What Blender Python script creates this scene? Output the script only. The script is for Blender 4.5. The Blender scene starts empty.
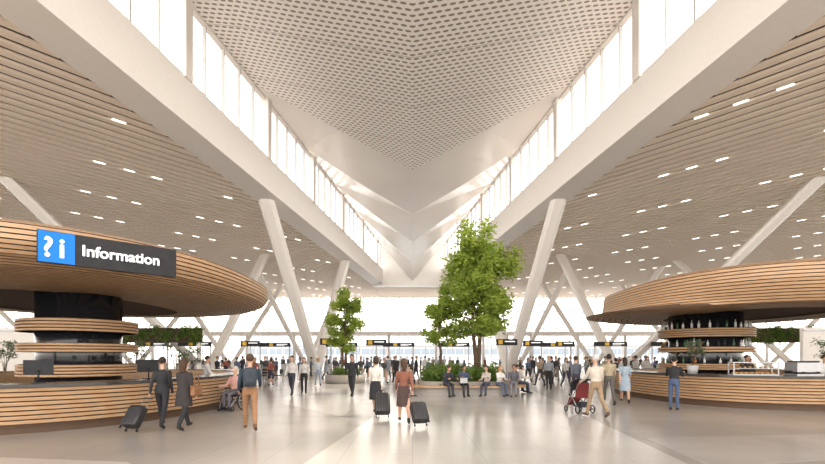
import bpy, math, random
from mathutils import Vector, Matrix
from mathutils.bvhtree import BVHTree
random.seed(7)
D=math.radians
# ------------------------------------------------------------ materials
def mat(name,col,rough=.5,metal=0,var=.06,scale=6,emit=0,spec=.5,stretch=(1,1,1),bump=0,col2=None):
    m=bpy.data.materials.new(name); m.use_nodes=True
    nt=m.node_tree; b=nt.nodes['Principled BSDF']
    tc=nt.nodes.new('ShaderNodeTexCoord'); mp=nt.nodes.new('ShaderNodeMapping')
    mp.inputs['Scale'].default_value=stretch
    n=nt.nodes.new('ShaderNodeTexNoise'); n.inputs['Scale'].default_value=scale; n.inputs['Detail'].default_value=4
    r=nt.nodes.new('ShaderNodeValToRGB')
    c2=col2 if col2 else tuple(min(1,c*(1+var)) for c in col)
    c1=tuple(c*(1-var) for c in col) if not col2 else col
    r.color_ramp.elements[0].position=.3; r.color_ramp.elements[1].position=.7
    r.color_ramp.elements[0].color=(*c1,1); r.color_ramp.elements[1].color=(*c2,1)
    nt.links.new(tc.outputs['Object'],mp.inputs[0]); nt.links.new(mp.outputs[0],n.inputs['Vector'])
    nt.links.new(n.outputs['Fac'],r.inputs[0]); nt.links.new(r.outputs[0],b.inputs['Base Color'])
    b.inputs['Roughness'].default_value=rough; b.inputs['Metallic'].default_value=metal
    b.inputs['Specular IOR Level'].default_value=spec
    if emit:
        nt.links.new(r.outputs[0],b.inputs['Emission Color']); b.inputs['Emission Strength'].default_value=emit
    if bump:
        bp=nt.nodes.new('ShaderNodeBump'); bp.inputs['Strength'].default_value=bump
        nt.links.new(n.outputs['Fac'],bp.inputs['Height']); nt.links.new(bp.outputs[0],b.inputs['Normal'])
    return m
WHITE=mat('white_steel',(.82,.785,.745),.45,var=.02)
WOOD=mat('timber_slats',(.40,.235,.125),.45,scale=3,stretch=(1,1,8),col2=(.52,.335,.19))
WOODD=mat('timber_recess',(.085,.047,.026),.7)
BLACK=mat('black_gloss',(.012,.013,.016),.12,var=.2)
TOP=mat('dark_countertop',(.03,.028,.027),.25,var=.2)
SLAT=mat('ceiling_slat',(.91,.79,.66),.55,var=.03)
BACK=mat('ceiling_backing',(.11,.07,.045),.8,var=.05)
LAMP=mat('lamp_strip',(1,.95,.86),.4,var=.01,emit=3)
GREY=mat('grey_metal',(.35,.35,.36),.35,metal=.7)
DARK=mat('dark_plastic',(.02,.02,.024),.55,var=.2,spec=.3)
YEL=mat('yellow_sign',(.75,.47,.04),.5)
BLUE=mat('blue_sign',(.008,.16,.60),.5,emit=.25,var=.01,spec=.2)
LETTER=mat('letter_white',(.95,.95,.95),.4,emit=.5,var=.01)
BARK=mat('bark',(.10,.065,.04),.9,scale=20,var=.4)
SOIL=mat('soil',(.05,.035,.02),.95,var=.4)
STONE=mat('planter_stone',(.36,.33,.30),.5)
SKINS=[mat('skin_a',(.55,.33,.23),.5,var=.04),mat('skin_b',(.36,.20,.13),.5,var=.04),mat('skin_c',(.16,.08,.05),.5,var=.04)]
def leafmat(name,c1,c2):
    m=mat(name,c1,.5,scale=2.2,col2=c2); nt=m.node_tree
    b=nt.nodes['Principled BSDF']; out=nt.nodes['Material Output']
    t=nt.nodes.new('ShaderNodeBsdfTranslucent'); mx=nt.nodes.new('ShaderNodeMixShader'); mx.inputs[0].default_value=.5
    r=[n for n in nt.nodes if n.type=='VALTORGB'][0]
    nt.links.new(r.outputs[0],t.inputs[0]); nt.links.new(b.outputs[0],mx.inputs[1]); nt.links.new(t.outputs[0],mx.inputs[2]); nt.links.new(mx.outputs[0],out.inputs[0])
    return m
LEAF=leafmat('leaf_green',(.17,.27,.03),(.45,.54,.10))
LEAFD=leafmat('leaf_dark',(.07,.14,.02),(.20,.30,.06))
OLIVE=leafmat('leaf_olive',(.10,.14,.08),(.22,.27,.16))
_c={}
def cloth(col,rough=.8):
    k=tuple(col)
    if k not in _c: _c[k]=mat('cloth_%d'%len(_c),col,rough,var=.12,scale=9)
    return _c[k]
def perforated():
    m=bpy.data.materials.new('perforated_panel'); m.use_nodes=True; nt=m.node_tree; N=nt.nodes; L=nt.links
    b=N['Principled BSDF']; b.inputs['Roughness'].default_value=.4
    tc=N.new('ShaderNodeTexCoord'); sep=N.new('ShaderNodeSeparateXYZ'); L.new(tc.outputs['Object'],sep.inputs[0])
    def M(op,a,bb=None):
        n=N.new('ShaderNodeMath'); n.operation=op
        for i,x in enumerate((a,bb)):
            if x is None: continue
            if isinstance(x,(int,float)): n.inputs[i].default_value=x
            else: L.new(x,n.inputs[i])
        return n.outputs[0]
    ax=M('ABSOLUTE',sep.outputs[0])
    v=M('DIVIDE',M('ADD',sep.outputs[1],M('MULTIPLY',ax,-.13)),.40)   # rows
    row=M('FLOOR',v); fv=M('SUBTRACT',M('FRACT',v),.5)
    u=M('ADD',M('DIVIDE',ax,.48),M('MULTIPLY',row,.5)); fu=M('SUBTRACT',M('FRACT',u),.5)
    d=M('ADD',M('POWER',M('MULTIPLY',M('ABSOLUTE',fu),2.7),2),M('POWER',M('MULTIPLY',M('ABSOLUTE',fv),4.4),2))
    hole=M('LESS_THAN',d,1.0)
    jl=M('LESS_THAN',M('FRACT',M('DIVIDE',v,14)),.012)
    mx=N.new('ShaderNodeMixRGB'); L.new(hole,mx.inputs[0]); mx.inputs[1].default_value=(.86,.82,.775,1); mx.inputs[2].default_value=(.25,.215,.18,1)
    mx2=N.new('ShaderNodeMixRGB'); L.new(jl,mx2.inputs[0]); L.new(mx.outputs[0],mx2.inputs[1]); mx2.inputs[2].default_value=(.5,.46,.43,1)
    L.new(mx2.outputs[0],b.inputs['Base Color'])
    return m
PERF=perforated()
def floormat(name,c,rough):
    m=bpy.data.materials.new(name); m.use_nodes=True; nt=m.node_tree; N=nt.nodes; L=nt.links
    b=N['Principled BSDF']; b.inputs['Roughness'].default_value=rough
    tc=N.new('ShaderNodeTexCoord')
    br=N.new('ShaderNodeTexBrick'); br.offset=0; br.inputs['Scale'].default_value=1; br.inputs['Brick Width'].default_value=1.2; br.inputs['Row Height'].default_value=1.2
    br.inputs['Mortar Size'].default_value=.008; br.inputs['Color1'].default_value=(*c,1); br.inputs['Color2'].default_value=(*[x*.95 for x in c],1); br.inputs['Mortar'].default_value=(*[x*.8 for x in c],1)
    n=N.new('ShaderNodeTexNoise'); n.inputs['Scale'].default_value=60; n.inputs['Detail'].default_value=3
    n2=N.new('ShaderNodeTexNoise'); n2.inputs['Scale'].default_value=.35
    mx=N.new('ShaderNodeMixRGB'); mx.blend_type='OVERLAY'; mx.inputs[0].default_value=.25
    mx2=N.new('ShaderNodeMixRGB'); mx2.blend_type='OVERLAY'; mx2.inputs[0].default_value=.3
    L.new(tc.outputs['Object'],br.inputs[0]); L.new(tc.outputs['Object'],n.inputs[0]); L.new(tc.outputs['Object'],n2.inputs[0])
    L.new(br.outputs[0],mx.inputs[1]); L.new(n.outputs[0],mx.inputs[2]); L.new(mx.outputs[0],mx2.inputs[1]); L.new(n2.outputs[0],mx2.inputs[2])
    L.new(mx2.outputs[0],b.inputs['Base Color'])
    return m
FLOOR=floormat('terrazzo_grey',(.35,.325,.30),.25)
FLOORL=floormat('floor_tone_pale',(.51,.485,.455),.20)  # palest floor tone, for the central polygon and left band
FLOORM=floormat('floor_tone_mid',(.42,.395,.37),.23)  # floor tone between the base and the palest
# ------------------------------------------------------------ builder
class B:
    def __init__(s): s.v=[];s.f=[];s.m=[];s.s=[];s.M=None
    def add(s,vs,fs,mi=0,sm=False):
        o=len(s.v)
        for p in vs:
            p=Vector(p)
            if s.M: p=s.M@p
            s.v.append(p)
        for f in fs:
            s.f.append([i+o for i in f]); s.m.append(mi); s.s.append(sm)
    def box(s,c,d,mi=0,rz=0):
        x,y,z=[k/2 for k in d]; R=Matrix.Rotation(rz,3,'Z'); c=Vector(c)
        vs=[c+R@Vector((a*x,b*y,e*z)) for e in (-1,1) for a,b in ((-1,-1),(1,-1),(1,1),(-1,1))]
        s.add(vs,[(3,2,1,0),(4,5,6,7),(0,1,5,4),(1,2,6,5),(2,3,7,6),(3,0,4,7)],mi)
    def loft(s,rings,mi=0,sm=True,cap=True,closed=False,mis=None):
        n=len(rings[0]); vs=[p for r in rings for p in r]; R=len(rings)
        o=len(s.v); s.add(vs,[],mi)
        rr=R if closed else R-1
        for k in range(rr):
            k2=(k+1)%R
            mm=mis[k] if mis else mi
            for i in range(n):
                j=(i+1)%n
                s.f.append([o+k*n+i,o+k*n+j,o+k2*n+j,o+k2*n+i]); s.m.append(mm); s.s.append(sm)
        if cap and not closed:
            s.f.append([o+i for i in range(n)][::-1]); s.m.append(mis[0] if mis else mi); s.s.append(False)
            s.f.append([o+(R-1)*n+i for i in range(n)]); s.m.append(mis[-1] if mis else mi); s.s.append(False)
    def tube(s,pts,rad,mi=0,seg=8,sm=True,flat=1,ref=None):
        pts=[Vector(p) for p in pts]
        if isinstance(rad,(int,float)): rad=[rad]*len(pts)
        rings=[]
        for i,p in enumerate(pts):
            if i==0: t=pts[1]-p
            elif i==len(pts)-1: t=p-pts[-2]
            else: t=(pts[i+1]-p).normalized()+(p-pts[i-1]).normalized()
            t.normalize()
            a=Vector(ref) if ref else (Vector((1,0,0)) if abs(t.x)<.8 else Vector((0,1,0)))
            u=(a-t*a.dot(t)).normalized(); w=t.cross(u)
            rings.append([p+(u*math.cos(2*math.pi*k/seg)*rad[i]*flat+w*math.sin(2*math.pi*k/seg)*rad[i]) for k in range(seg)])
        s.loft(rings,mi,sm)
    def ell(s,c,r,mi=0,seg=12,rg=8,R=None):
        c=Vector(c); rings=[]
        for k in range(rg+1):
            ph=math.pi*(k/rg)-math.pi/2; ph=max(-1.54,min(1.54,ph))
            ring=[]
            for i in range(seg):
                th=2*math.pi*i/seg
                q=Vector((r[0]*math.cos(ph)*math.cos(th),r[1]*math.cos(ph)*math.sin(th),r[2]*math.sin(ph)))
                if R: q=R@q
                ring.append(c+q)
            rings.append(ring)
        s.loft(rings,mi,True)
    def cyl(s,c,r,z0,z1,mi=0,seg=24,r1=None):
        r1=r if r1 is None else r1
        s.loft([[(c[0]+q*math.cos(2*math.pi*k/seg),c[1]+q*math.sin(2*math.pi*k/seg),z) for k in range(seg)] for q,z in ((r,z0),(r1,z1))],mi,True)
    def torus(s,c,R0,r,ax='X',mi=0,seg=20,sg=6):
        rings=[]
        for k in range(seg):
            t=2*math.pi*k/seg; ring=[]
            for j in range(sg):
                a=2*math.pi*j/sg; q=R0+r*math.cos(a); h=r*math.sin(a)
                p={'X':(h,q*math.cos(t),q*math.sin(t)),'Z':(q*math.cos(t),q*math.sin(t),h),'Y':(q*math.cos(t),h,q*math.sin(t))}[ax]
                ring.append(Vector(c)+Vector(p))
            rings.append(ring)
        s.loft(rings,mi,True,closed=True)
    def mesh(s,name,mats):
        me=bpy.data.meshes.new(name); me.from_pydata([tuple(p) for p in s.v],[],s.f)
        for m in mats: me.materials.append(m)
        me.polygons.foreach_set('material_index',s.m); me.polygons.foreach_set('use_smooth',s.s); me.update()
        return me
    def obj(s,name,mats,loc=(0,0,0),rz=0):
        return place(name,s.mesh(name,mats),loc,rz)
def place(name,me,loc=(0,0,0),rz=0):
    o=bpy.data.objects.new(name,me); bpy.context.collection.objects.link(o); o.location=loc; o.rotation_euler=(0,0,rz); return o
# ------------------------------------------------------------ shell
ZB=15.4
def bx(y): return 18.9-.13*y      # beam outer line |x|
YE=88
b=B(); b.box((0,46,-.15),(200,130,.3),0); b.obj('floor',[FLOOR])
def floor_poly(name,pts,m,z):  # flat polygon in a paler floor tone, just above the floor
    b=B(); n=len(pts)
    b.add([(x,y,z) for x,y in pts]+[(x,y,0.0005) for x,y in pts],[list(range(n))]+[[i,i+n,(i+1)%n+n,(i+1)%n] for i in range(n)],0)
    b.obj(name,[m])
floor_poly('floor_pale_path',[(-2.2,3),(3.9,3),(9,50),(-.6,50),(-1.0,14)],FLOORL,.004)
floor_poly('floor_pale_band',[(-9,5.2),(-4.2,7.0),(-4.6,7.4),(-10,8.2),(-12,7.6)],FLOORL,.004)
floor_poly('floor_pale_band',[(4.6,7),(16,10),(17,11),(4.9,9.6)],FLOORM,.004)
floor_poly('floor_pale_band',[(-5,17),(-2.0,13),(-2.2,45),(-9.5,45)],FLOORM,.004)
def clip(p,d,poly):
    t0,t1=-1e9,1e9; n=len(poly)
    cx=sum(q[0] for q in poly)/n; cy=sum(q[1] for q in poly)/n
    for i in range(n):
        a=poly[i]; c=poly[(i+1)%n]; nx,ny=-(c[1]-a[1]),c[0]-a[0]
        if (cx-a[0])*nx+(cy-a[1])*ny<0: nx,ny=-nx,-ny
        num=(a[0]-p[0])*nx+(a[1]-p[1])*ny; den=d[0]*nx+d[1]*ny
        if abs(den)<1e-9:
            if num>0: return None
            continue
        t=num/den
        if den>0: t0=max(t0,t)
        else: t1=min(t1,t)
    return (t0,t1) if t1-t0>.3 else None
def ceiling(name,poly,d,z,pitch=.84,w=.50):
    L=math.hypot(*d); d=(d[0]/L,d[1]/L); nrm=(-d[1],d[0])
    b=B(); n=len(poly)
    b.add([(x,y,z+.32) for x,y in poly]+[(x,y,z+.5) for x,y in poly],[list(range(n)),[i+n for i in range(n)][::-1]]+[[i,(i+1)%n,(i+1)%n+n,i+n] for i in range(n)],1)
    pr=[x*nrm[0]+y*nrm[1] for x,y in poly]; k=math.floor(min(pr)/pitch)
    rows=[]
    while k*pitch<max(pr):
        p=(nrm[0]*k*pitch,nrm[1]*k*pitch); c=clip(p,d,poly)
        if c:
            h=w/2; q=[]
            for t,sg in ((c[0],-1),(c[0],1),(c[1],1),(c[1],-1)):
                q.append((p[0]+d[0]*t+nrm[0]*sg*h,p[1]+d[1]*t+nrm[1]*sg*h))
            b.add([(x,y,z) for x,y in q]+[(x,y,z+.12) for x,y in q],[(0,1,2,3),(0,3,7,4),(2,1,5,6)],0)
            rows.append((k,p,c))
        k+=1
    b.obj(name,[SLAT,BACK]); return rows,d,nrm
for sg in (-1,1):
    poly=[(sg*bx(-12),-12),(sg*bx(YE),YE),(sg*bx(YE),106),(sg*97,106),(sg*97,-12)]
    rows,d,nrm=ceiling('ceiling',poly,(-sg*.66,.75) if sg>0 else (.66,.75),ZB+.1)
    b=B()
    for k,p,c in rows:
        if k%9: continue
        t=c[0]+2; i=0
        while t<c[1]-2:
            q=Vector((p[0]+d[0]*t+nrm[0]*.42,p[1]+d[1]*t+nrm[1]*.42,ZB+.12))
            if (i+k//9)%5<3:
                b.box(q,(.7,.09,.05),0,math.atan2(d[1],d[0]))
            t+=1.9; i+=1
    b.obj('ceiling_strip_lights',[LAMP])
ceiling('ceiling',[(-bx(YE),YE),(bx(YE),YE),(bx(YE),106),(-bx(YE),106)],(1,0),ZB+.1)
for sg in (-1,1):
    b=B()
    prof=[(0,ZB),(1.75,ZB+.35),(1.75,ZB+3),(0,ZB+3)]
    rings=[[(sg*(bx(y)-o),y,z) for o,z in prof] for y in (-12,YE)]
    b.loft(rings,0,False)
    b.obj('roof_girder',[WHITE])
    b=B()
    def ip(y,o,z): return (sg*(bx(y)-o),y,z)
    T=ZB+8
    y=-12; i=0
    while y<YE:
        w=.05; o0=1.4
        if i%5==3:
            b.loft([[ip(y-.35,o0-.1,z),ip(y+.35,o0-.1,z),ip(y+.35,o0+.5,z),ip(y-.35,o0+.5,z)] for z in (ZB+3,T)],0,False)
        else:
            b.loft([[ip(y-w,o0,z),ip(y+w,o0,z),ip(y+w,o0+.22,z),ip(y-w,o0+.22,z)] for z in (ZB+3,T)],1,False)
        y+=2.2; i+=1
    for z,h in ((ZB+3,.2),(T-.2,.2)):
        b.loft([[ip(yy,1.3,z),ip(yy,1.7,z),ip(yy,1.7,z+h),ip(yy,1.3,z+h)] for yy in (-12,YE)],0,False)
    b.obj('window_clerestory',[WHITE,mat('mullion_grey',(.5,.48,.46),.5)])
KZ=20.0; TZ=ZB+8; YA=45
b=B()
for sg in (-1,1):
    vs=[(0,-12,KZ),(0,YA,KZ),(sg*(bx(YA-9)-1.4),YA-9,TZ),(sg*(bx(-12)-1.4),-12,TZ)]
    b.add(vs,[(0,1,2,3)],0)
    b.add([(p[0]*1.0,p[1],p[2]+.4) for p in vs],[(0,1,2,3)],1)
    b.add([(0,YA,KZ),(sg*(bx(YA-9)-1.4),YA-9,TZ),(sg*(bx(YA-9)-1.4),YA-9,TZ+.6),(0,YA,KZ+.6)],[(0,1,2,3)],1)
b.obj('ceiling_perforated_fold',[PERF,WHITE])
PAN=mat('white_ceiling_panel',(.86,.83,.79),.22,var=.02,scale=.2)
b=B()
ys=[36,47,57,67,77,YE]
cz=[20.9,19.9,19.2,18.3,17.3,16.0]
for sg in (-1,1):
    for i in range(5):
        y0,y1=ys[i],ys[i+1]
        c0=Vector((0,y0,cz[i]+.25)); c1=Vector((0,y1,cz[i+1]+.25))
        e0=Vector((sg*(bx(y0)-1.4),y0,TZ+.02)); e1=Vector((sg*(bx(y1)-1.4),y1,TZ+.02))
        m=(c0+c1+e0+e1)/4+Vector((0,0,-.6 if i>0 else .4)); 
        b.add([c0,e0,e1,c1,m],[(0,1,4),(1,2,4),(2,3,4),(3,0,4)],0)
b.obj('ceiling_faceted_panels',[PAN])
b=B(); b.add([(-bx(YE)+.2,YE,ZB),(bx(YE)-.2,YE,ZB),(bx(YE)-1.4,YE,TZ+.3),(-bx(YE)+1.4,YE,TZ+.3)],[(0,1,2,3)],0)
b.box((0,YE,ZB+.3),(2*bx(YE),.8,1.0),0)
b.obj('wall_end_bulkhead',[PAN])
b=B(); b.add([(-bx(-12)+1.2,-12,TZ+.7),(bx(-12)-1.2,-12,TZ+.7),(bx(YE)-1.2,YE,TZ+.7),(-bx(YE)+1.2,YE,TZ+.7)],[(0,1,2,3)],0); b.obj('roof_deck',[WHITE])
b=B()
x=-96
while x<=96:
    b.box((x,105,ZB/2),(.18,.4,ZB),0); x+=3
for z in (.2,4.2,8.2,12.2,ZB-.1): b.box((0,105,z),(194,.25,.16),0)
b.obj('window_facade',[WHITE])
b=B()
b.box((0,98,6.6),(190,7,.7),0)
for k in range(-30,31): b.box((k*3.1,94.6,7.5),(.06,.06,1.1),1)
b.box((0,94.6,8.05),(190,.08,.08),1)
for k in range(-9,10): b.cyl((k*10+5,97),.3,0,6.3,0,10)
b.obj('mezzanine_walkway',[WHITE,GREY])
for sg in (-1,1):
    b=B()
    for k in range(0,40): b.box((sg*96.5,-12+k*3,ZB/2),(.4,.16,ZB),0)
    for z in (.2,5,10,ZB-.1): b.box((sg*96.5,46,z),(.3,118,.16),0)
    b.obj('window_side',[WHITE])
def arm(b,p0,p1,w0,w1):
    p0=Vector(p0);p1=Vector(p1);rings=[]
    for k,(p,w) in enumerate(((p0,w0),(p1,w1))):
        c=.22*w
        q=[(-w/2+c,-w*.4),(w/2-c,-w*.4),(w/2,-w*.4+c),(w/2,w*.4-c),(w/2-c,w*.4),(-w/2+c,w*.4),(-w/2,w*.4-c),(-w/2,-w*.4+c)]
        rings.append([(p.x+a,p.y+d,p.z) for a,d in q])
    b.loft(rings,0,False)
def vcol(base,tops,w=1.35):
    b=B()
    for t in tops: arm(b,(0,0,0),(t[0]-base[0],t[1]-base[1],ZB+.1),w*.8,w)
    b.box((0,0,.06),(w*1.2,w*1.2,.12),0)
    b.obj('raking_column',[WHITE],(base[0],base[1],0))
for s in (-1,1):
    vcol((s*10.9,52),[(s*12.9,40.5),(s*9.7,66)])
    vcol((s*21.3,47.5),[(s*31.5,35.5),(s*20,62)],1.2)
    vcol((s*19,82),[(s*25,74),(s*14,90)],1.0)
    vcol((s*31,78),[(s*38,70),(s*25,88)],1.0)
    vcol((s*46,76),[(s*54,66),(s*40,88)],1.0)
    vcol((s*44,52),[(s*56,44),(s*38,66)],1.1)
    vcol((s*62,80),[(s*70,70),(s*55,90)],1.0)
# airfield outside the glass: apron, distant pier building
b=B(); b.box((0,360,-.6),(900,500,.2),0); b.obj('ground_apron',[mat('apron_concrete',(.36,.37,.38),.9,scale=.05)])
b=B(); b.box((0,0,5),(300,14,10),0); b.box((0,-7.1,6),(296,.2,4),1); b.box((0,0,10.6),(304,17,.9),0)
for k in range(-24,25): b.box((k*6,-7.3,5),(.4,.3,10),0)
b.obj('distant_pier_building',[mat('pier_panel',(.45,.47,.5),.7),mat('pier_glass',(.22,.26,.30),.25)],(30,330,-.5))
# ------------------------------------------------------------ kiosks
def sring(c,a,bb,n,z,N=96,ex=0,phi=0,zw=0):
    r=[]
    for k in range(N):
        t=2*math.pi*k/N; ct,st=math.cos(t),math.sin(t)
        e=ex*max(0,math.cos(t-phi))**5
        r.append((c[0]+(a+e)*math.copysign(abs(ct)**(2/n),ct),c[1]+(bb+e*.3)*math.copysign(abs(st)**(2/n),st),z+zw*math.sin(t)))
    return r
def toothed(ctrl,pitch=.11,depth=.05,gap=.3):
    P=[Vector(c) for c in ctrl]; L=[0]
    for i in range(1,len(P)): L.append(L[-1]+(Vector(P[i][:2])-Vector(P[i-1][:2])).length)
    def at(s):
        for i in range(1,len(P)):
            if s<=L[i] or i==len(P)-1:
                t=(s-L[i-1])/max(1e-6,L[i]-L[i-1]); p=P[i-1].lerp(P[i],t); d=(P[i]-P[i-1]); nn=Vector((d[1],-d[0])).normalized(); return p,nn
    out=[];mis=[]; n=int(L[-1]/pitch)
    for k in range(n):
        for s,dd in ((k*pitch,0),((k+1-gap)*pitch,0),((k+1-gap)*pitch,1),((k+1)*pitch,1)):
            p,nn=at(s)
            q=(p[0]+nn[0]*depth*dd,p[1]+nn[1]*depth*dd,p[2] if len(p)>2 else 0)
            out.append(q)
        mis+= [0,1,1,1]
    return out,mis[:-1]
def kiosk_counter(name,c,a,bb,n,H=1.1):
    b=B()
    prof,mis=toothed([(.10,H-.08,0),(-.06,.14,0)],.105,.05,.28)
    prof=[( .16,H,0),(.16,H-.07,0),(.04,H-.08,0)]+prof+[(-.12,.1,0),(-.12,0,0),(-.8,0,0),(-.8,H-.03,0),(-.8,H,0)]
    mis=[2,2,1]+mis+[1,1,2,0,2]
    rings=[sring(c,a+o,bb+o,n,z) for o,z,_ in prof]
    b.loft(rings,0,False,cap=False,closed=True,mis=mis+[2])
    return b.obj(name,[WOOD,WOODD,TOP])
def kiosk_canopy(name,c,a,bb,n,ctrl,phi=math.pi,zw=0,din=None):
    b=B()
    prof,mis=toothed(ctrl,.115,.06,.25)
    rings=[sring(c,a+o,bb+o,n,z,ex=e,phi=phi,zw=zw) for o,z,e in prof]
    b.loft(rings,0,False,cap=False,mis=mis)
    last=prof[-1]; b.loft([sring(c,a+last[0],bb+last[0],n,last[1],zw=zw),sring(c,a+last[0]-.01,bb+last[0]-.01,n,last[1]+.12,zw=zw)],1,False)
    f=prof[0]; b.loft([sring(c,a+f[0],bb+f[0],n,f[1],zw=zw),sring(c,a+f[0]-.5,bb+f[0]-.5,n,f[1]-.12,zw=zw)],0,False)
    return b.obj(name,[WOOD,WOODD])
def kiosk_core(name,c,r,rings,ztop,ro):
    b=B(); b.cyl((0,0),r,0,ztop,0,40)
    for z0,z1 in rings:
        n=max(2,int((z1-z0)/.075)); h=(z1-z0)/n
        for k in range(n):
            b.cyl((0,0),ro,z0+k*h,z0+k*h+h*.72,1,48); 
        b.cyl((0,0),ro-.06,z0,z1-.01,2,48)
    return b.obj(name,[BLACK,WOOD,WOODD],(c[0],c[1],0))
LC=(-12,16); 
kiosk_counter('information_desk',LC,5.7,6.8,2.5)
kiosk_canopy('information_desk_canopy',(-12.1,16),6.35,7.4,2.5,[(-.3,4.62,0),(0,4.5,0),(.02,4.1,0),(-.15,3.88,0),(-.6,3.7,0),(-1.3,3.6,0),(-2.2,3.54,0),(-3.4,3.5,0)])
kiosk_core('information_desk_pillar',(-10,13.8),1.08,[(2.42,2.78),(1.84,2.1),(1.15,1.5)],3.56,1.5)
RC=(14,19.5)
kiosk_counter('bar_counter',RC,4.7,5.3,2.6)
kiosk_canopy('bar_canopy',RC,4.9,6.0,2.6,[(-.3,4.70,0),(0,4.58,.0),(0,4.15,.1),(-.12,3.85,.4),(-.3,3.6,.9),(-.42,3.45,1.75),(-.75,3.4,1.7),(-1.5,3.42,.5),(-2.6,3.44,0)])
kiosk_core('bar_pillar',(12.3,19.3),1.35,[(2.5,2.85),(1.9,2.12),(1.2,1.45)],3.5,1.75)
b=B()
for z,nn in ((2.85,34),(2.12,34),(1.45,24)):
    for k in range(nn):
        t=2*math.pi*k/nn+random.uniform(-.05,.05); x,y=1.57*math.cos(t),1.57*math.sin(t); h=random.uniform(.2,.32); mi=random.choice((0,1,2,2,4,3,3))
        b.cyl((x,y),.045,z,z+h*.6,mi,8); b.cyl((x,y),.045,z+h*.6,z+h*.72,mi,8,.015); b.cyl((x,y),.015,z+h*.72,z+h,mi,6)
b.obj('bottle_display',[mat('glass_green',(.05,.12,.06),.1),mat('glass_amber',(.3,.13,.04),.1),mat('glass_clear',(.55,.56,.56),.08),mat('ceramic',(.7,.68,.64),.3),DARK],(12.3,19.3,0))
b=B(); b.box((0,0,.27),(.8,.5,.3),0); b.box((0,.1,.08),(.8,.3,.16),1); b.box((0,0,.03),(.85,.55,.06),0); b.box((0,0,.45),(.7,.4,.05),1)
for k in (-.22,.22): b.cyl((k,-.2),.04,.09,.16,1,10); b.tube([(k,-.2,.13),(k,-.38,.11)],.015,1)
b.obj('espresso_machine',[GREY,DARK],(12.55,14.72,1.1))
b=B()
for k in range(14):
    x=(k%7)*.13; y=(k//7)*.13; b.cyl((x,y),.028,0,.09,0,10,.042); b.torus((x+.045,y,.05),.02,.006,'Y',0,8,4)
b.obj('coffee_cups',[mat('cup_white',(.85,.83,.8),.3)],(13.3,14.5,1.1))
b=B(); b.box((0,0,.02),(1.3,.45,.04),0); b.box((0,0,.42),(1.3,.45,.03),0)
for sx in(-1,1):
    for sy in(-1,1): b.box((sx*.63,sy*.21,.22),(.03,.03,.38),0)
for k in range(16): b.ell(((k%8)*.15-.53,(k//8)*.18-.09,.075),(.055,.05,.035),1,8,5)
b.box((0,0,.22),(1.24,.38,.015),0)
for k in range(8): b.ell((k*.15-.53,0,.26),(.05,.06,.03),1,8,5)
b.obj('pastry_display_case',[GREY,mat('pastry',(.5,.27,.1),.6)],(11.25,15.15,1.1),D(-14))
# sign
p0=Vector((-7.5,9.15,3.6)); p1=Vector((-5.66,10.95,3.6)); dr=(p1-p0); Ls=dr.length; ang=math.atan2(dr.y,dr.x)
sign=bpy.data.objects.new('information_sign',None); bpy.context.collection.objects.link(sign); sign.location=p0; sign.rotation_euler=(0,0,ang)
def child(o,par,name): o.name=name; o.parent=par; return o
b=B(); b.box((Ls/2,0,.325),(Ls,.1,.65),0); child(b.obj('x',[DARK]),sign,'panel')
b=B(); b.box((.31,-.055,.325),(.60,.03,.62),0); child(b.obj('x',[BLUE]),sign,'symbol_square')
b=B()
for x in (.4,2.2): b.box((x,.3,.5),(.05,.55,.05),0)
child(b.obj('x',[DARK]),sign,'brackets')
def text(s,size,x,z,par,name,off=.006,sx=1):
    cu=bpy.data.curves.new(name,'FONT'); cu.body=s; cu.size=size; cu.extrude=.008; cu.offset=off
    o=bpy.data.objects.new(name,cu); bpy.context.collection.objects.link(o); o.parent=par; o.location=(x,-.085,z); o.rotation_euler=(D(90),0,0); o.scale=(sx,1,1); cu.materials.append(LETTER); return o
text('?',.56,.07,.13,sign,'symbol_question',.009)
text('i',.56,.33,.13,sign,'symbol_i',.009)
text('Information',.32,.72,.225,sign,'lettering',.006,.98)
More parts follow.
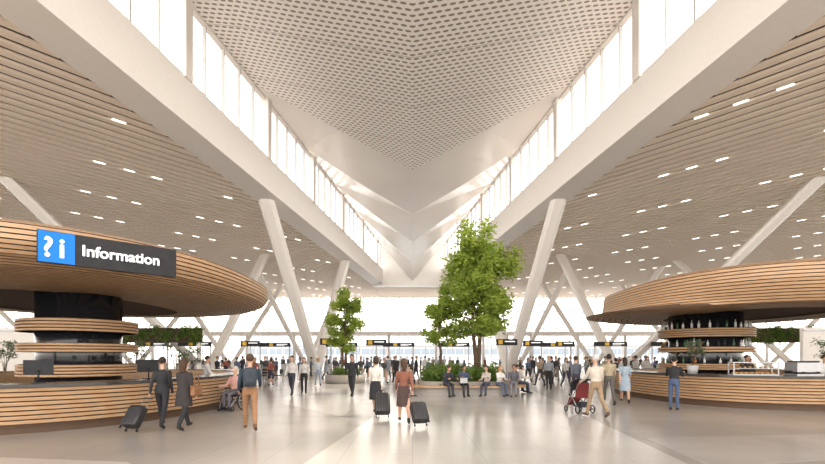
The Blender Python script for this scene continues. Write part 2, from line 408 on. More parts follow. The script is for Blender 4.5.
# ------------------------------------------------------------ foliage
def leaves(b,blobs,n,size,mi=1,shell=.55):
    W=[r[0]*r[1]*r[2] for c,r in blobs]
    for _ in range(n):
        c,r=random.choices(blobs,W)[0]
        d=Vector((random.gauss(0,1),random.gauss(0,1),random.gauss(0,1))).normalized()*(random.uniform(shell,1.03) if random.random()<.8 else random.uniform(.9,1.35))
        p=Vector(c)+Vector((d.x*r[0],d.y*r[1],d.z*r[2]))
        u=Vector((random.gauss(0,1),random.gauss(0,1),random.gauss(0,.6))).normalized(); w=u.orthogonal().normalized()
        s=size*random.uniform(.6,1.3); w=Matrix.Rotation(random.uniform(0,6.28),3,u)@w
        b.add([p-u*s,p-u*s*.1+w*s*.42,p+u*s,p-u*s*.1-w*s*.42],[(0,1,2,3)],mi)
def tree(name,loc,h,wid,n,size,trunks=1,lm=LEAF,base=.35,z0=0,nb=16):
    b=B(); blobs=[]; k=0
    for t in range(trunks):
        bx0=random.uniform(-.25,.25)*(trunks>1); by0=random.uniform(-.2,.2)*(trunks>1)
        pts=[Vector((bx0,by0,z0))]
        for q in range(1,7): pts.append(pts[0]+Vector((random.uniform(-.08,.08)*q*.5+(t-.5*(trunks-1))*.1*q,random.uniform(-.08,.08)*q*.5,(h*.85)*q/6)))
        r=.016*h; b.tube(pts,[r*(1-.13*i) for i in range(7)],0,8)
        for q in range(nb):
            f=base+(.95-base)*((q+random.random())/nb); idx=min(5,int(f*6)); st=pts[idx].lerp(pts[idx+1],min(1,f*6-idx))
            a=q*2.4+random.uniform(-.5,.5); g=(f-base)/(1-base); L=wid/2*random.uniform(.4,.9)*(math.sin(math.pi*min(1,g*.68+.22))**.6)
            e=st+Vector((math.cos(a)*L,math.sin(a)*L,L*random.uniform(.1,.75)))
            mid=st.lerp(e,.5)+Vector((0,0,.08*L)); b.tube([st,mid,e],[r*.35,r*.25,r*.1],0,5)
            s=wid*random.uniform(.10,.17); blobs.append((e,(s,s,s*.8))); 
            s*=.8; blobs.append((mid,(s,s,s*.8)))
        blobs.append((pts[-1]+Vector((0,0,h*.06)),(wid*.12,wid*.12,h*.08)))
    leaves(b,blobs,n,size,1,.3)
    return b.obj(name,[BARK,lm],loc)
b=B()
PX,PY=2.45,22.6
def rr(hx,hy,z,n=5): return sring((0,0),hx,hy,n,z,64)
b.loft([rr(2.2,2.6,0),rr(2.2,2.6,.62),rr(2.05,2.45,.62),rr(2.05,2.45,.5)],0,False)
b.loft([rr(2.04,2.44,.5),rr(2.04,2.44,.52)],1,False)
b.loft([rr(2.62,3.0,.38),rr(2.72,3.1,.38),rr(2.72,3.1,.45),rr(2.21,2.61,.45),rr(2.21,2.61,.38)],2,False,cap=False,closed=True)
b.loft([rr(2.45,2.85,0),rr(2.45,2.85,.38)],3,False)
b.obj('planter_bench',[STONE,SOIL,WOOD,STONE],(PX,PY,0))
b=B(); bl=[]
for k in range(60):
    x=random.uniform(-1.9,1.9); y=random.uniform(-2.2,2.2); s=random.uniform(.25,.5); bl.append(((x,y,.5+s*.8),(s*.95,s*.95,s)))
    b.tube([(x,y,.5),(x,y,.5+s)],.02,0,5)
leaves(b,bl,13000,.075,1,.3); b.obj('planter_shrubs',[BARK,LEAFD],(PX,PY,0))
random.seed(12)
tree('ornamental_tree',(3.4,24.2,.5),8.6,4.3,17000,.12,2,LEAF,.30,0,22)
random.seed(3)
tree('ornamental_tree',(1.5,24.4,.5),5.2,2.3,5000,.10,1,LEAF,.36)
random.seed(5)
tree('ornamental_tree',(-4.4,30,.5),5.8,2.5,8000,.105,2,LEAF,.32)
b=B(); b.cyl((0,0),1.3,0,.55,0,32); b.cyl((0,0),1.15,.55,.57,1,32); 
bl=[((random.uniform(-.8,.8),random.uniform(-.8,.8),.75),(.3,.3,.25)) for k in range(14)]
leaves(b,bl,2200,.06,2,.3); b.obj('round_planter',[STONE,SOIL,LEAFD],(-4.4,30,0))
def potted(name,loc,h,pr=.2,lm=OLIVE):
    b=B(); b.cyl((0,0),pr*.75,0,pr*1.5,0,20,pr); b.cyl((0,0),pr*.9,pr*1.5,pr*1.52,1,20)
    bl=[]
    for k in range(9):
        a=random.uniform(0,6.28); q=random.uniform(.1,.32)*h*.8; e=Vector((math.cos(a)*q,math.sin(a)*q,h*random.uniform(.6,.98)))
        b.tube([(0,0,pr*1.5),(e.x*.25,e.y*.25,h*.5),e],[.018,.013,.006],2,5); bl.append((e,(h*.13,h*.13,h*.1)))
    leaves(b,bl,700,.045*max(1,h*.6),3,.1)
    b.obj(name,[mat('pot_concrete',(.42,.42,.42),.7),SOIL,BARK,lm],loc)
potted('potted_olive_tree',(10.05,16.45,1.1),1.15,.2)
potted('potted_olive_tree',(14.5,14.62,1.1),1.2,.18)
potted('potted_olive_tree',(12.9,14.75,1.1),.01+.7,.12) if False else None
potted('potted_olive_tree',(-11.6,9.75,1.1),1.0,.17)
potted('potted_olive_tree',(-15.5,30,0),2.5,.35)
potted('potted_olive_tree',(-18.2,30.5,0),2.7,.35)
potted('potted_olive_tree',(-24,27,0),2.7,.35)
potted('potted_olive_tree',(-13.7,28.5,0),2.3,.3)
potted('potted_olive_tree',(24.5,27,0),2.7,.35)
for x,y,w in ((-21,38,7),(30,38,6)):
    b=B(); b.box((0,0,3.5),(w,.35,1.2),0); 
    for k in (-1,1): b.box((k*(w/2-.2),0,1.5),(.25,.3,3.0),1)
    bl=[((random.uniform(-w/2,w/2),-.15,random.uniform(3.0,4.1)),(.35,.2,.3)) for k in range(70)]
    leaves(b,bl,5000,.1,2,.3); b.obj('green_wall',[SOIL,WHITE,LEAFD],(x,y,0))
for x,y,w in ((-31,33,9),(31.5,33,7)):
    b=B(); b.box((0,0,1.9),(w,.3,3.8),0); b.box((0,-.2,3.6),(w,.1,.1),1); b.box((0,-.17,.08),(w,.04,.16),1); b.obj('wall_partition',[WHITE,GREY],(x,y,0))
def chairmesh():
    b=B(); b.box((0,0,.45),(.44,.44,.05),0); b.tube([(-.2,-.2,.45),(-.22,-.24,.0)],.018,1,6);b.tube([(.2,-.2,.45),(.22,-.24,0)],.018,1,6);b.tube([(-.2,.2,.45),(-.22,.24,0)],.018,1,6);b.tube([(.2,.2,.45),(.22,.24,0)],.018,1,6)
    b.loft([[(-.22,-.2,z0),(.22,-.2,z0),(.22,-.24-z1,z0),(-.22,-.24-z1,z0)] for z0,z1 in ((.55,0),(.7,.02),(.88,.05))],0,False)
    b.tube([(-.19,-.2,.45),(-.19,-.25,.85)],.016,1,6); b.tube([(.19,-.2,.45),(.19,-.25,.85)],.016,1,6)
    return b.mesh('chair',[DARK,GREY])
CH=chairmesh()
def tablemesh():
    b=B(); b.cyl((0,0),.38,.72,.75,0,24); b.cyl((0,0),.03,.03,.72,1,10); b.cyl((0,0),.24,0,.03,1,20); return b.mesh('table',[WOOD,GREY])
TB=tablemesh()
for x,y in ((-13,26.5),(-10.6,27.5),(-16,27.2),(-19,26.6),(-22,28.4),(-9.8,31),(-12.4,32),(19,28.2),(22,27.8),(16.2,29),(25,29.2),(14,31)):
    place('cafe_table',TB,(x,y,0))
    for a in (0,120,240):
        t=D(a+random.uniform(-15,15)); place('cafe_chair',CH,(x+.72*math.cos(t),y+.72*math.sin(t),0),t+D(90))
b=B(); b.box((0,0,.36),(.55,.03,.34),0); b.box((0,-.017,.36),(.51,.006,.30),1); b.tube([(0,.03,.01),(0,.03,.3)],.02,0,8); b.box((0,.03,.01),(.24,.18,.02),0)
MON=b.mesh('monitor',[DARK,mat('screen',(.02,.025,.03),.2)])
for t in (-88,-55,-28):
    r=Vector(sring((0,0),5.28,6.38,2.5,0,360)[(t+360)%360]); place('computer_monitor',MON,(LC[0]+r.x,LC[1]+r.y,1.1),math.atan2(r.y,r.x)-D(90))
b=B()
b.box((0,0,2.95),(3.2,.16,.42),0)
for k in (-1,1): b.box((k*1.5,0,1.4),(.1,.1,2.8),1)
b.box((-.35,-.085,2.95),(.4,.02,.30),2); b.box((.75,-.085,2.98),(1.1,.02,.08),3); b.box((.6,-.085,2.86),(.8,.02,.05),3)
for k in (-1.25,-.1,1.0): b.box((k,0,.5),(.35,1.5,1.0),1); b.box((k,0,1.02),(.38,1.55,.05),0); b.box((k,-.4,1.2),(.2,.1,.35),0)
LANE=b.mesh('lane',[DARK,mat('gate_grey',(.45,.46,.47),.4),YEL,LETTER])
for x in (-29,-20.9,-14,-7.2,-1.4,4.2,14.6,19.0,-25,24.5): 
    if abs(abs(x)-10.9)>2.6: place('security_gate',LANE,(x,46.6 if abs(x)<18 else 44,0))
b=B()
b.box((0,0,2.9),(1.7,.14,.5),0); b.box((-.5,-.08,2.9),(.34,.02,.34),2); b.box((.25,-.08,2.95),(.8,.02,.08),3); b.box((0,0,1.35),(.12,.1,2.7),1); b.box((0,0,.03),(.6,.4,.06),1)
TOT=b.mesh('totem',[DARK,GREY,YEL,LETTER])
for x,y in ((-6.4,36),(-3.0,38),(7.6,37),(10.5,40),(14,42),(-14.5,41)): place('wayfinding_sign',TOT,(x,y,0))
# ------------------------------------------------------------ people
def V(*a): return Vector(a)
def body(h=1.75,fem=False,legs=((24,4),(-14,22)),arms=((-18,12,6),(18,20,6)),lean=2,hair='short',garm='pants',short=False,sit=None,vox=.015,turn=0):
    S=h/1.75; b=B(); ex=B()
    TH,SH=.42,.41
    hp=[];low=9
    for s,(a,k) in zip((-1,1),legs):
        a=D(a);k=D(k); hip=V(s*.088,0,0); kn=hip+V(s*.01,math.sin(a)*TH,-math.cos(a)*TH); an=kn+V(0,math.sin(a-k)*SH,-math.cos(a-k)*SH)
        pt=max(0,-(a-k)-D(8))*.9 if sit is None else 0; pt=min(pt,1.0)
        he=an+V(0,-.035*math.cos(pt),-.04); to=he+V(s*.02,.20*math.cos(pt),-.20*math.sin(pt)); hp.append((hip,kn,an,he,to)); low=min(low,he.z-.042,to.z-.034)
    z0=-low if sit is None else sit/S+.11
    O=V(0,0,z0)
    for hip,kn,an,he,to in hp:
        mid=kn.lerp(an,.35)+V(0,-.012,0)
        bm=2 if garm in('pants','coat') else 0
        th=.088 if fem else .084
        b.tube([O+hip+V(0,0,.03),O+hip.lerp(kn,.4),O+kn],[th,th*.9,.06],bm if garm!='skirt' else 0,12)
        fr=.055 if bm==2 else .052
        b.tube([O+kn,O+mid,O+an+V(0,0,.0)],[.06,fr+.004,.048 if bm==2 else .036],bm,12)
        b.ell(O+kn,(.06,.06,.06),bm,10,6)
        b.tube([O+he,O+he.lerp(to,.5)+V(0,0,.008),O+to],[.042,.044,.032],3,10); b.tube([O+an,O+he+V(0,.02,0)],[.042,.042],3,8)
    L=D(lean); Rl=Matrix.Rotation(-L,3,'X')
    def T(x,y,z): return O+Rl@V(x,y,z)
    w=.118 if fem else .135; shw=.155 if fem else .18; hpw=.165 if fem else .155
    prof=[(-.09,.12,.09,2),(-.02,hpw,.115,2),(.06,hpw*.97,.112,2),(.10,hpw*.93,.108,1),(.18,w,.10,1),(.30,.15 if fem else .163,.118,1),(.40,shw*.97,.115,1),(.465,shw*.9,.095,1),(.51,.085,.07,1),(.525,.06,.06,1)]
    def ering(z,rx,ry,cy=0): return [T(rx*math.cos(t),cy+ry*math.sin(t),z) for t in [2*math.pi*k/16 for k in range(16)]]
    b.loft([ering(z,rx,ry) for z,rx,ry,m in prof],1,True,mis=[p[3] for p in prof][:-1])
    if fem: 
        for s in(-1,1): b.ell(T(s*.07,.085,.33),(.06,.05,.06),1,10,6)
    if garm in('skirt','dress') and sit is None: b.loft([ering(.10,w+.03,.12),ering(0,hpw+.015,.135),ering(-.2,hpw+.03,.155),ering(-.44,hpw+.04,.175)],2,True)
    if garm=='coat' and sit is None: b.loft([ering(.42,shw,.125),ering(.18,w+.03,.125),ering(0,hpw+.02,.14),ering(-.32,hpw+.045,.175)],1,True)
    b.tube([T(0,0,.49),T(0,.012,.62)],[.058,.05],0,10)
    Rt=Rl@Matrix.Rotation(D(turn),3,'Z')
    def H(x,y,z): return O+Rl@(V(0,0,.6)+Matrix.Rotation(D(turn),3,'Z')@V(x,y,z-.6))
    b.ell(H(0,.025,.715),(.078,.094,.112),0,14,10,Rt); b.ell(H(0,.052,.655),(.055,.057,.055),0,10,8,Rt)
    b.tube([H(0,.108,.725),H(0,.134,.69)],[.010,.017],0,6)
    b.ell(H(0,-.002,.752),(.090,.108,.098),4,14,10,Rt)
    if hair=='long': b.tube([H(0,-.05,.74),H(0,-.075,.62),H(0,-.085,.50)],[.09,.085,.055],4,10,flat=1.05)
    if hair=='bun': b.ell(H(0,-.115,.77),(.045,.045,.045),4,10,8)
    if hair=='bob': b.ell(H(0,-.02,.69),(.094,.085,.10),4,12,8,Rt)
    hands=[]
    for s,(a,k,ab) in zip((-1,1),arms):
        a=D(a);k=D(k);ab=D(ab); sh=T(s*(shw+.0),0,.445)
        el=sh+V(s*math.sin(ab)*.28,math.sin(a)*math.cos(ab)*.28,-math.cos(a)*math.cos(ab)*.28)
        wr=el+V(s*math.sin(ab*.3)*.25,math.sin(a+k)*.25,-math.cos(a+k)*.25)
        d=(wr-el).normalized(); pe=wr+d*.085
        b.ell(sh,(.062,.062,.06),1,10,8)
        b.tube([sh,sh.lerp(el,.45),el],[.056,.052,.043],1,10)
        b.tube([el,el.lerp(wr,.35),wr],[.043,.042,.028],0 if short else 1,10)
        fw=Vector((1,0,0)).cross(d).normalized(); fw=fw if fw.y+fw.z*.3>0 else -fw
        b.tube([wr-d*.01,wr+d*.04,pe],[.026,.036,.034],0,10,flat=.5,ref=(1,0,0))
        inn=V(-s,0,0)
        for q,(off,ln) in enumerate(((.028,.068),(.0095,.076),(-.0095,.070),(-.028,.055))):
            r0=pe-d*.012+fw*off; r1=r0+d*ln*.5+inn*.008; r2=r1+d*ln*.35+inn*ln*.4
            ex.tube([r0,r1,r2],[.0095,.0085,.0065],0,6)
        t0=wr+d*.03+fw*.026; ex.tube([t0,t0+fw*.028+d*.025,t0+fw*.034+d*.055+inn*.01],[.012,.010,.008],0,6)
        hands.append((pe+d*.03)*S)
    for s in(-1,1):
        ex.ell(H(s*.080,.02,.70),(.012,.02,.03),0,8,6,Rt); ex.ell(H(s*.030,.110,.715),(.013,.009,.009),5,8,6,Rt); ex.ell(H(s*.030,.118,.715),(.006,.004,.006),6,6,4,Rt)
        ex.tube([H(s*.016,.114,.736),H(s*.046,.104,.734)],.004,4,4)
    ex.tube([H(-.022,.109,.648),H(0,.114,.646),H(.022,.109,.648)],[.004,.006,.004],7,5)
    for bb in(b,ex): bb.v=[p*S for p in bb.v]
    me=bpy.data.meshes.new('tmp'); me.from_pydata([tuple(p) for p in b.v],[],b.f); o=bpy.data.objects.new('tmp',me); bpy.context.collection.objects.link(o)
    r=o.modifiers.new('r','REMESH'); r.mode='VOXEL'; r.voxel_size=vox; r.use_smooth_shade=True
    sm=o.modifiers.new('s','SMOOTH'); sm.factor=.5; sm.iterations=2
    dg=bpy.context.evaluated_depsgraph_get(); res=bpy.data.meshes.new_from_object(o.evaluated_get(dg)); 
    bvh=BVHTree.FromPolygons(b.v,b.f)
    out=B(); out.v=[v.co.copy() for v in res.vertices]
    for p in res.polygons:
        hit=bvh.find_nearest(p.center); out.f.append(list(p.vertices)); out.m.append(b.m[hit[2]] if hit[2] is not None else 1); out.s.append(True)
    bpy.data.objects.remove(o)
    out.add(ex.v,ex.f,0,True); n=len(ex.f); out.m[-n:]=ex.m
    return out,hands
EYEW=mat('eye_white',(.8,.78,.75),.3);EYED=mat('eye_iris',(.05,.03,.02),.2);LIP=mat('lips',(.4,.15,.13),.5)
HAIRC={'blk':(.015,.012,.01),'brn':(.06,.03,.015),'bld':(.35,.22,.1),'gry':(.5,.49,.47),'dbr':(.03,.018,.01)}
def mats_for(sk,top,bot,shoe,hair): return [SKINS[sk],cloth(top),cloth(bot),cloth(shoe),cloth(HAIRC[hair]),EYEW,EYED,LIP]
def person(name,x,y,hd,sk=0,top=(.1,.1,.1),bot=(.03,.03,.04),shoe=(.02,.02,.02),hc='brn',**kw):
    o,hands=body(**kw); ob=o.obj(name,mats_for(sk,top,bot,shoe,hc),(x,y,0),D(hd))
    R=Matrix.Rotation(D(hd),3,'Z'); return ob,[R@p+V(x,y,0) for p in hands]
F=458.33
def G(px,py): y=F*1.7/(py-357); return ((px-412.5)/F*y,y)
def suitcase(wheel,hand,w=.42,dp=.25,h=.62,col=(.02,.02,.022)):
    W=Vector(wheel);H=Vector(hand);u=(H-W).normalized();L=(H-W).length
    side=u.cross(V(0,0,1)) if u.cross(V(0,0,1)).length>.05 else V(1,0,0)
    side.normalize(); dpv=side.cross(u).normalized()
    if dpv.z<0: dpv=-dpv
    M=Matrix((( side.x,dpv.x,u.x,W.x),(side.y,dpv.y,u.y,W.y),(side.z,dpv.z,u.z,W.z+.04),(0,0,0,1)))
    b=B(); b.M=M
    rings=[]
    for z,k in ((.05,.9),(.08,1),(h,1),(h+.04,.88)):
        rings.append(sring((0,dp/2),w/2*k,dp/2*k,5,z,28))
    b.loft(rings,0,True)
    for k in range(-2,3): b.box((k*w*.18,dp+.003,h*.55),(.02,.012,h*.8),1)
    for sx in(-1,1):
        for yy in (.03,dp-.03):
            b.cyl((sx*w*.38,yy),.012,.0,.06,2,8); b.torus((sx*w*.38,yy,.0),.022,.014,'X',2,12,6)
        b.tube([(sx*.09,.04,h),(sx*.09,.0,L-.04)],.009,3,6)
    b.tube([(-.1,.0,L-.04),(.1,.0,L-.04)],.016,2,8); b.tube([(-.07,dp*.5,h+.04),(-.05,dp*.5,h+.075),(.05,dp*.5,h+.075),(.07,dp*.5,h+.04)],.012,2,6)
    return b.obj('rolling_suitcase',[cloth(col,.4),cloth((.05,.05,.055)),DARK,GREY])
BLK=(.018,.018,.022)
x,y=G(162,428); _,h=person('walking_woman',x,y,10,top=BLK,bot=(.02,.02,.025),hc='dbr',h=1.72,fem=True,hair='short',garm='pants',arms=((-22,6,10),(8,15,6)))
suitcase((h[0].x-.1,h[0].y-.48,.0),h[0],.38,.24,.5)
x,y=G(184,430); _,h=person('walking_woman',x,y,-8,top=(.03,.025,.025),bot=BLK,hc='brn',h=1.68,fem=True,hair='long',garm='coat',arms=((14,20,6),(-4,30,12)))
b=B(); b.loft([sring((0,0),.17,.07,4,z,24) for z in (0,.03,.24)],0,True); b.tube([(-.1,0,.24),(-.06,0,.5),(.06,0,.5),(.1,0,.24)],.012,0,6)
b.obj('leather_handbag',[mat('tan_leather',(.20,.085,.03),.4)],(x+.30,y-.02,.80),D(80))
x,y=G(231,411); y+=.3
person('seated_elderly_man',x,y,165,top=(.55,.30,.26),bot=(.10,.10,.12),hc='gry',h=1.7,legs=((82,80),(84,86)),arms=((25,55,12),(28,60,12)),sit=.48,lean=-4,garm='pants')
b=B()
for s in(-1,1):
    b.torus((s*.31,0,.31),.29,.02,'X',0,28,6); b.torus((s*.34,0,.31),.25,.008,'X',1,28,5)
    for k in range(10): t=k*.628; b.tube([(s*.31,0,.31),(s*.31,.28*math.cos(t),.31+.28*math.sin(t))],.003,1,4)
    b.torus((s*.24,.45,.09),.07,.018,'X',0,14,6)
    b.tube([(s*.24,-.22,.95),(s*.24,-.24,.45),(s*.24,.25,.45),(s*.22,.45,.18)],.013,1,6); b.tube([(s*.24,-.22,.95),(s*.24,-.34,.97)],.017,0,6)
    b.tube([(s*.27,-.22,.68),(s*.27,.15,.68),(s*.27,.2,.45)],.013,1,6); b.box((s*.27,0,.70),(.06,.3,.03),0); b.box((s*.12,.50,.06),(.16,.2,.02),0); b.tube([(s*.22,.42,.3),(s*.18,.5,.07)],.012,1,6)
b.box((0,0,.455),(.46,.44,.04),0); b.box((0,-.225,.72),(.46,.03,.44),0); b.tube([(-.31,0,.31),(.31,0,.31)],.015,1,6)
b.obj('wheelchair',[DARK,GREY],(x,y+.02,0),D(165))
x,y=G(250,430)
person('walking_man',x,y,20,top=(.025,.045,.065),bot=(.27,.14,.07),shoe=(.12,.06,.03),hc='brn',h=1.80,legs=((20,4),(-16,26)),arms=((-10,60,10),(16,50,8)))
b=B(); b.loft([sring((0,0),.15*k,.09*k,3,z,20) for z,k in ((0,.85),(.05,1),(.35,1),(.44,.75))],0,True); b.loft([sring((0,-.09),.11,.04,3,z,16) for z in (.05,.22)],0,True)
for s in(-1,1): b.tube([(s*.09,.07,.1),(s*.12,.11,.2)],.015,0,6); b.tube([(s*.09,.05,.42),(s*.10,.17,.46)],.018,0,6)
b.obj('backpack',[cloth((.035,.045,.06))],(x+.065,y-.19,1.02),D(20))
x,y=G(292,396); person('walking_man',x,y,175,top=(.6,.58,.56),bot=(.05,.05,.07),hc='dbr',h=1.78)
x,y=G(304,394); person('walking_woman',x,y,190,top=(.55,.54,.52),bot=BLK,hc='brn',h=1.7,fem=True,hair='long')
x,y=G(318,386); person('walking_woman',x,y,20,top=(.45,.50,.56),bot=(.25,.30,.38),hc='bld',h=1.68,fem=True,hair='bob')
x,y=G(352,397); person('walking_businessman',x,y,172,sk=1,top=BLK,bot=BLK,hc='blk',h=1.85,legs=((22,3),(-16,24)),arms=((-16,14,7),(18,22,7)))
x,y=G(376,415); _,h=person('walking_woman',x,y,-6,top=(.60,.57,.52),bot=BLK,hc='dbr',h=1.74,fem=True,hair='bob',garm='skirt',arms=((12,24,7),(-24,6,8)))
suitcase((h[1].x+.05,h[1].y-.5,0),h[1],.44,.26,.6)
x,y=G(404,423); _,h=person('walking_woman',x,y,4,top=(.20,.075,.045),bot=(.06,.035,.03),hc='brn',h=1.70,fem=True,hair='long',garm='skirt',legs=((24,3),(-16,28)),arms=((14,30,8),(-26,6,10)))
suitcase((h[1].x+.18,h[1].y-.5,0),h[1],.40,.24,.5)
ys=PY-3.1
for px,hd,top,bot,hc,fem,hair,ar,ln,sk in ((446,205,(.03,.035,.05),(.04,.04,.05),'brn',False,'short',((40,55,4),(40,55,4)),22,0),
      (463,190,(.05,.07,.12),(.03,.03,.035),'blk',False,'short',((36,65,4),(42,60,4)),14,1),
      (487,150,(.45,.40,.36),(.05,.06,.10),'dbr',True,'long',((20,70,6),(25,60,6)),8,0),
      (499,205,(.65,.62,.6),(.10,.12,.18),'bld',True,'long',((30,50,5),(25,60,6)),10,0),
      (514,165,(.10,.10,.12),(.2,.2,.22),'blk',False,'short',((30,50,5),(25,60,6)),6,1)):
    yy=ys+.22; xx=(px-412.5)/F*yy
    person('seated_woman' if fem else 'seated_man',xx,yy,hd,sk=sk,top=top,bot=bot,hc=hc,h=1.74 if not fem else 1.66,fem=fem,hair=hair,legs=((84,82),(80,70)),arms=ar,sit=.45,lean=ln)
for xx,yy,hd,top,fem in ((PX-2.42,21.2,90,(.30,.24,.2),True),(PX-2.42,22.4,92,(.04,.05,.07),False),(PX+2.42,21.0,-90,(.5,.48,.45),True),(PX+2.42,22.0,-86,(.08,.09,.12),False)):
    person('seated_woman' if fem else 'seated_man',xx,yy,hd,top=top,bot=(.05,.06,.09),hc='dbr',h=1.68,fem=fem,hair='bob' if fem else 'short',legs=((84,82),(80,74)),arms=((30,60,5),(28,66,6)),sit=.45,lean=12,vox=.018)
b=B(); b.box((0,0,.01),(.32,.22,.018),0); b.box((0,.14,.12),(.32,.02,.22),0,0); b.box((0,.127,.12),(.29,.006,.19),1); b.obj('laptop',[GREY,mat('screen_lit',(.3,.4,.5),.3,emit=.3)],((463-412.5)/F*(ys)-.03,ys-.22,.60),D(190))
x,y=G(576,398); _,h=person('walking_man',x,y,0,top=(.10,.11,.14),bot=(.04,.04,.06),hc='dbr',h=1.76)
x,y=G(596,417); _,h=person('walking_man',x,y,12,top=(.55,.49,.42),bot=(.30,.21,.13),shoe=(.1,.06,.04),hc='gry',h=1.80,legs=((20,4),(-16,26)),arms=((30,30,6),(14,24,6)))
x0,y0=G(581,413)
b=B()
for s in(-1,1):
    for yy,r in ((-.28,.13),(.36,.10)): b.torus((s*.25,yy,r),r-.02,.02,'X',0,18,6); b.tube([(s*.23,yy,r),(s*.27,yy,r)],.03,1,8)
    b.tube([(s*.24,.36,.12),(s*.24,.0,.50),(s*.24,-.38,.98),(s*.24,-.46,1.02)],.013,1,6); b.tube([(s*.24,-.28,.14),(s*.24,.05,.5),(s*.24,.2,.62)],.013,1,6)
b.tube([(-.24,-.46,1.02),(.24,-.46,1.02)],.018,0,8); b.tube([(-.24,-.28,.14),(.24,-.28,.14)],.012,1,6)
b.loft([[(-.2,-.2,.92),(.2,-.2,.92),(.2,-.16,.92),(-.2,-.16,.92)],[(-.2,-.12,.45),(.2,-.12,.45),(.2,-.06,.48),(-.2,-.06,.48)],[(-.2,.25,.42),(.2,.25,.42),(.2,.25,.46),(-.2,.25,.46)],[(-.18,.4,.2),(.18,.4,.2),(.18,.42,.22),(-.18,.42,.22)]],2,False)
rings=[]
for k in range(7):
    t=D(-10+k*18); rings.append([(-.23,-.12+.34*math.cos(t)*.9-.05,.72+.32*math.sin(t)),(.23,-.17+.34*math.cos(t)*.9,.72+.32*math.sin(t)),(.21,-.17+.30*math.cos(t)*.9,.72+.29*math.sin(t)),(-.21,-.17+.30*math.cos(t)*.9,.72+.29*math.sin(t))])
b.loft(rings,0,True); b.box((0,-.12,.26),(.36,.4,.14),0)
b.obj('baby_stroller',[DARK,GREY,mat('red_fabric',(.15,.018,.018),.8)],(x0,y0+.1,0),D(12))
x,y=G(609,405); person('walking_man',x,y,-10,sk=1,top=(.36,.30,.20),bot=(.10,.09,.08),hc='blk',h=1.82)
x,y=G(625,403); person('walking_woman',x,y,-20,top=(.33,.41,.49),bot=(.33,.41,.49),hc='dbr',h=1.70,fem=True,hair='long',garm='dress',short=True)
x,y=G(674,410); person('standing_man',x,y,-35,top=BLK,bot=(.06,.09,.17),hc='blk',h=1.72,legs=((3,3),(-2,4)),arms=((34,75,12),(30,80,12)),lean=8)
person('bartender',14.9,16.6,180,top=(.7,.68,.65),bot=BLK,hc='brn',h=1.78,legs=((1,1),(-1,1)),arms=((20,50,8),(25,40,8)))
person('bartender',12.1,16.6,170,sk=1,top=BLK,bot=BLK,hc='blk',h=1.78,legs=((1,1),(-1,1)),arms=((20,50,8),(25,40,8)),vox=.018)
person('information_clerk',-7.9,17.6,-70,top=(.65,.64,.63),bot=BLK,hc='dbr',h=1.75,legs=((1,1),(-1,1)),arms=((20,50,8),(25,40,8)))
CR=[]
specs=[dict(h=1.78),dict(h=1.68,fem=True,hair='long'),dict(h=1.75,legs=((2,2),(-3,4)),arms=((2,8,8),(10,60,8))),dict(h=1.66,fem=True,hair='bob',garm='skirt'),dict(h=1.8,garm='coat',legs=((16,3),(-12,18))),dict(h=1.7,fem=True,hair='bun',legs=((3,3),(-3,4)),arms=((20,60,6),(2,8,8)))]
pal=[((.02,.02,.025),(.03,.03,.04)),((.55,.53,.51),(.05,.06,.10)),((.10,.13,.2),(.03,.03,.03)),((.32,.25,.18),(.05,.05,.06)),((.25,.27,.3),(.02,.02,.02)),((.3,.09,.07),(.03,.03,.05)),((.05,.05,.06),(.25,.2,.15))]
for i,sp in enumerate(specs):
    o,_=body(vox=.022,**sp)
    for j in range(3):
        pp=pal[(i*2+j*3)%7]; me=o.mesh('crowd_%d_%d'%(i,j),mats_for((i+j)%3 if (i+j)%3<2 else 0,pp[0],pp[1],BLK,['blk','brn','bld','dbr'][(i+j)%4])); CR.append((me,'standing' if 'arms' in sp else 'walking','woman' if sp.get('fem') else 'man'))
random.seed(21)
cp=[(212,371),(236,374),(242,377),(265,381),(272,371),(283,372),(311,376),(328,374),(334,371),(362,374),(371,372),(384,374),(394,377),(401,372),(412,376),(421,373),(433,371),(450,372),(462,374),(528,383),(543,380),(551,384),(559,377),(566,374),(536,373),(583,375),(590,372),(601,373),(612,374),(633,379),(641,374),(648,371),(520,371),(485,370),(500,371),(222,370),(250,372),(300,371),(318,370),(345,370),(575,371),(620,370),(655,377),(203,370),(196,374),(380,370),(407,370),
 (207,378),(217,382),(229,372),(258,374),(276,376),(336,378),(368,378),(388,379),(396,383),(416,380),(425,377),(438,375),(541,372),(548,376),(556,381),(570,380),(605,379),(616,384),(628,373),(645,380),(662,374),(289,371),(308,372),(354,371),(364,370),(391,371),(444,371),(508,372),(566,388),(549,390),(271,386),(636,387),(533,377),(597,377),(622,377),(637,372),(326,380),(243,371),(291,378),(255,384),(237,380),(300,381),(384,384),(361,382),(586,383),(540,387),(646,385),(226,377),(267,376),(429,382),(341,373),(375,376)]
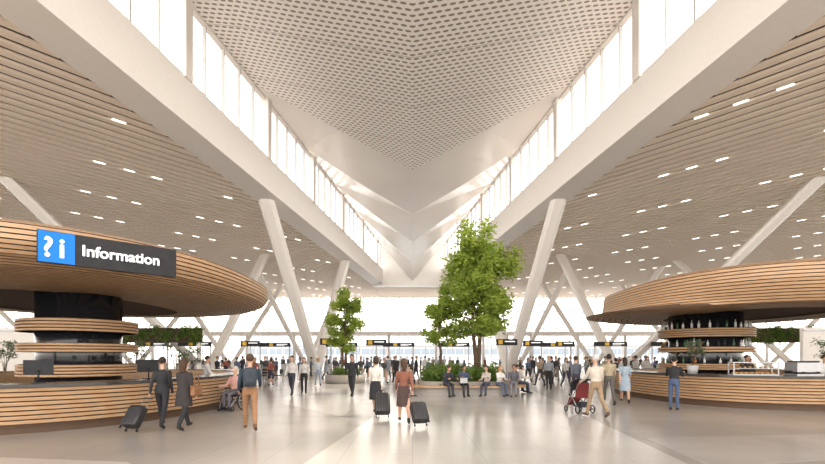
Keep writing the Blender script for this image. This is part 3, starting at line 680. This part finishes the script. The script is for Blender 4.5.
for px,py in cp:
    x,y=G(px,py+random.uniform(-.4,.4))
    if abs(abs(x)-10.9)<1.4 and 50<y<54: x+=2.5
    if 45<y<48.3: y=50.0
    if 42.5<y<=45: y=41.5
    if abs(abs(x)-21.3)<1.5 and abs(y-47.5)<2: x+=3
    me,a,g=random.choice(CR); place('%s_%s'%(a,g),me,(x,y,0),D(random.choice([0,180,90,-90,20,200])+random.uniform(-25,25)))
# ------------------------------------------------------------ light
w=bpy.data.worlds.new('World'); bpy.context.scene.world=w; w.use_nodes=True; nt=w.node_tree
bg=nt.nodes['Background']; tc=nt.nodes.new('ShaderNodeTexCoord'); sp=nt.nodes.new('ShaderNodeSeparateXYZ'); cr=nt.nodes.new('ShaderNodeValToRGB')
nt.links.new(tc.outputs['Generated'],sp.inputs[0]); mr=nt.nodes.new('ShaderNodeMapRange'); mr.inputs[1].default_value=-1; nt.links.new(sp.outputs[2],mr.inputs[0]); nt.links.new(mr.outputs[0],cr.inputs[0])
e=cr.color_ramp.elements; e[0].position=.0; e[0].color=(.92,.79,.66,1); e[1].position=1; e[1].color=(.92,.94,.98,1); q=e.new(.5); q.color=(1,.925,.84,1); q=e.new(.62); q.color=(1,.95,.89,1)
nt.links.new(cr.outputs[0],bg.inputs[0]); bg.inputs[1].default_value=3.7
sl=bpy.data.lights.new('sun','SUN'); sl.energy=4; sl.angle=D(5); sl.color=(1,.90,.75); so=bpy.data.objects.new('sun',sl); bpy.context.collection.objects.link(so)
so.rotation_euler=(Vector((-.62,-.25,-.75))).to_track_quat('-Z','Y').to_euler(); so.location=(40,40,60)
try:
    bpy.context.scene.view_settings.view_transform='Standard'; bpy.context.scene.view_settings.exposure=.28
except Exception as ex_: print(ex_)
# ------------------------------------------------------------ camera
cam=bpy.data.cameras.new('camera'); co=bpy.data.objects.new('camera',cam); bpy.context.collection.objects.link(co); co.location=(0,0,1.7); co.rotation_euler=(D(90),0,0)
cam.lens=20; cam.sensor_width=36; cam.shift_y=.1515; cam.clip_end=2000; bpy.context.scene.camera=co
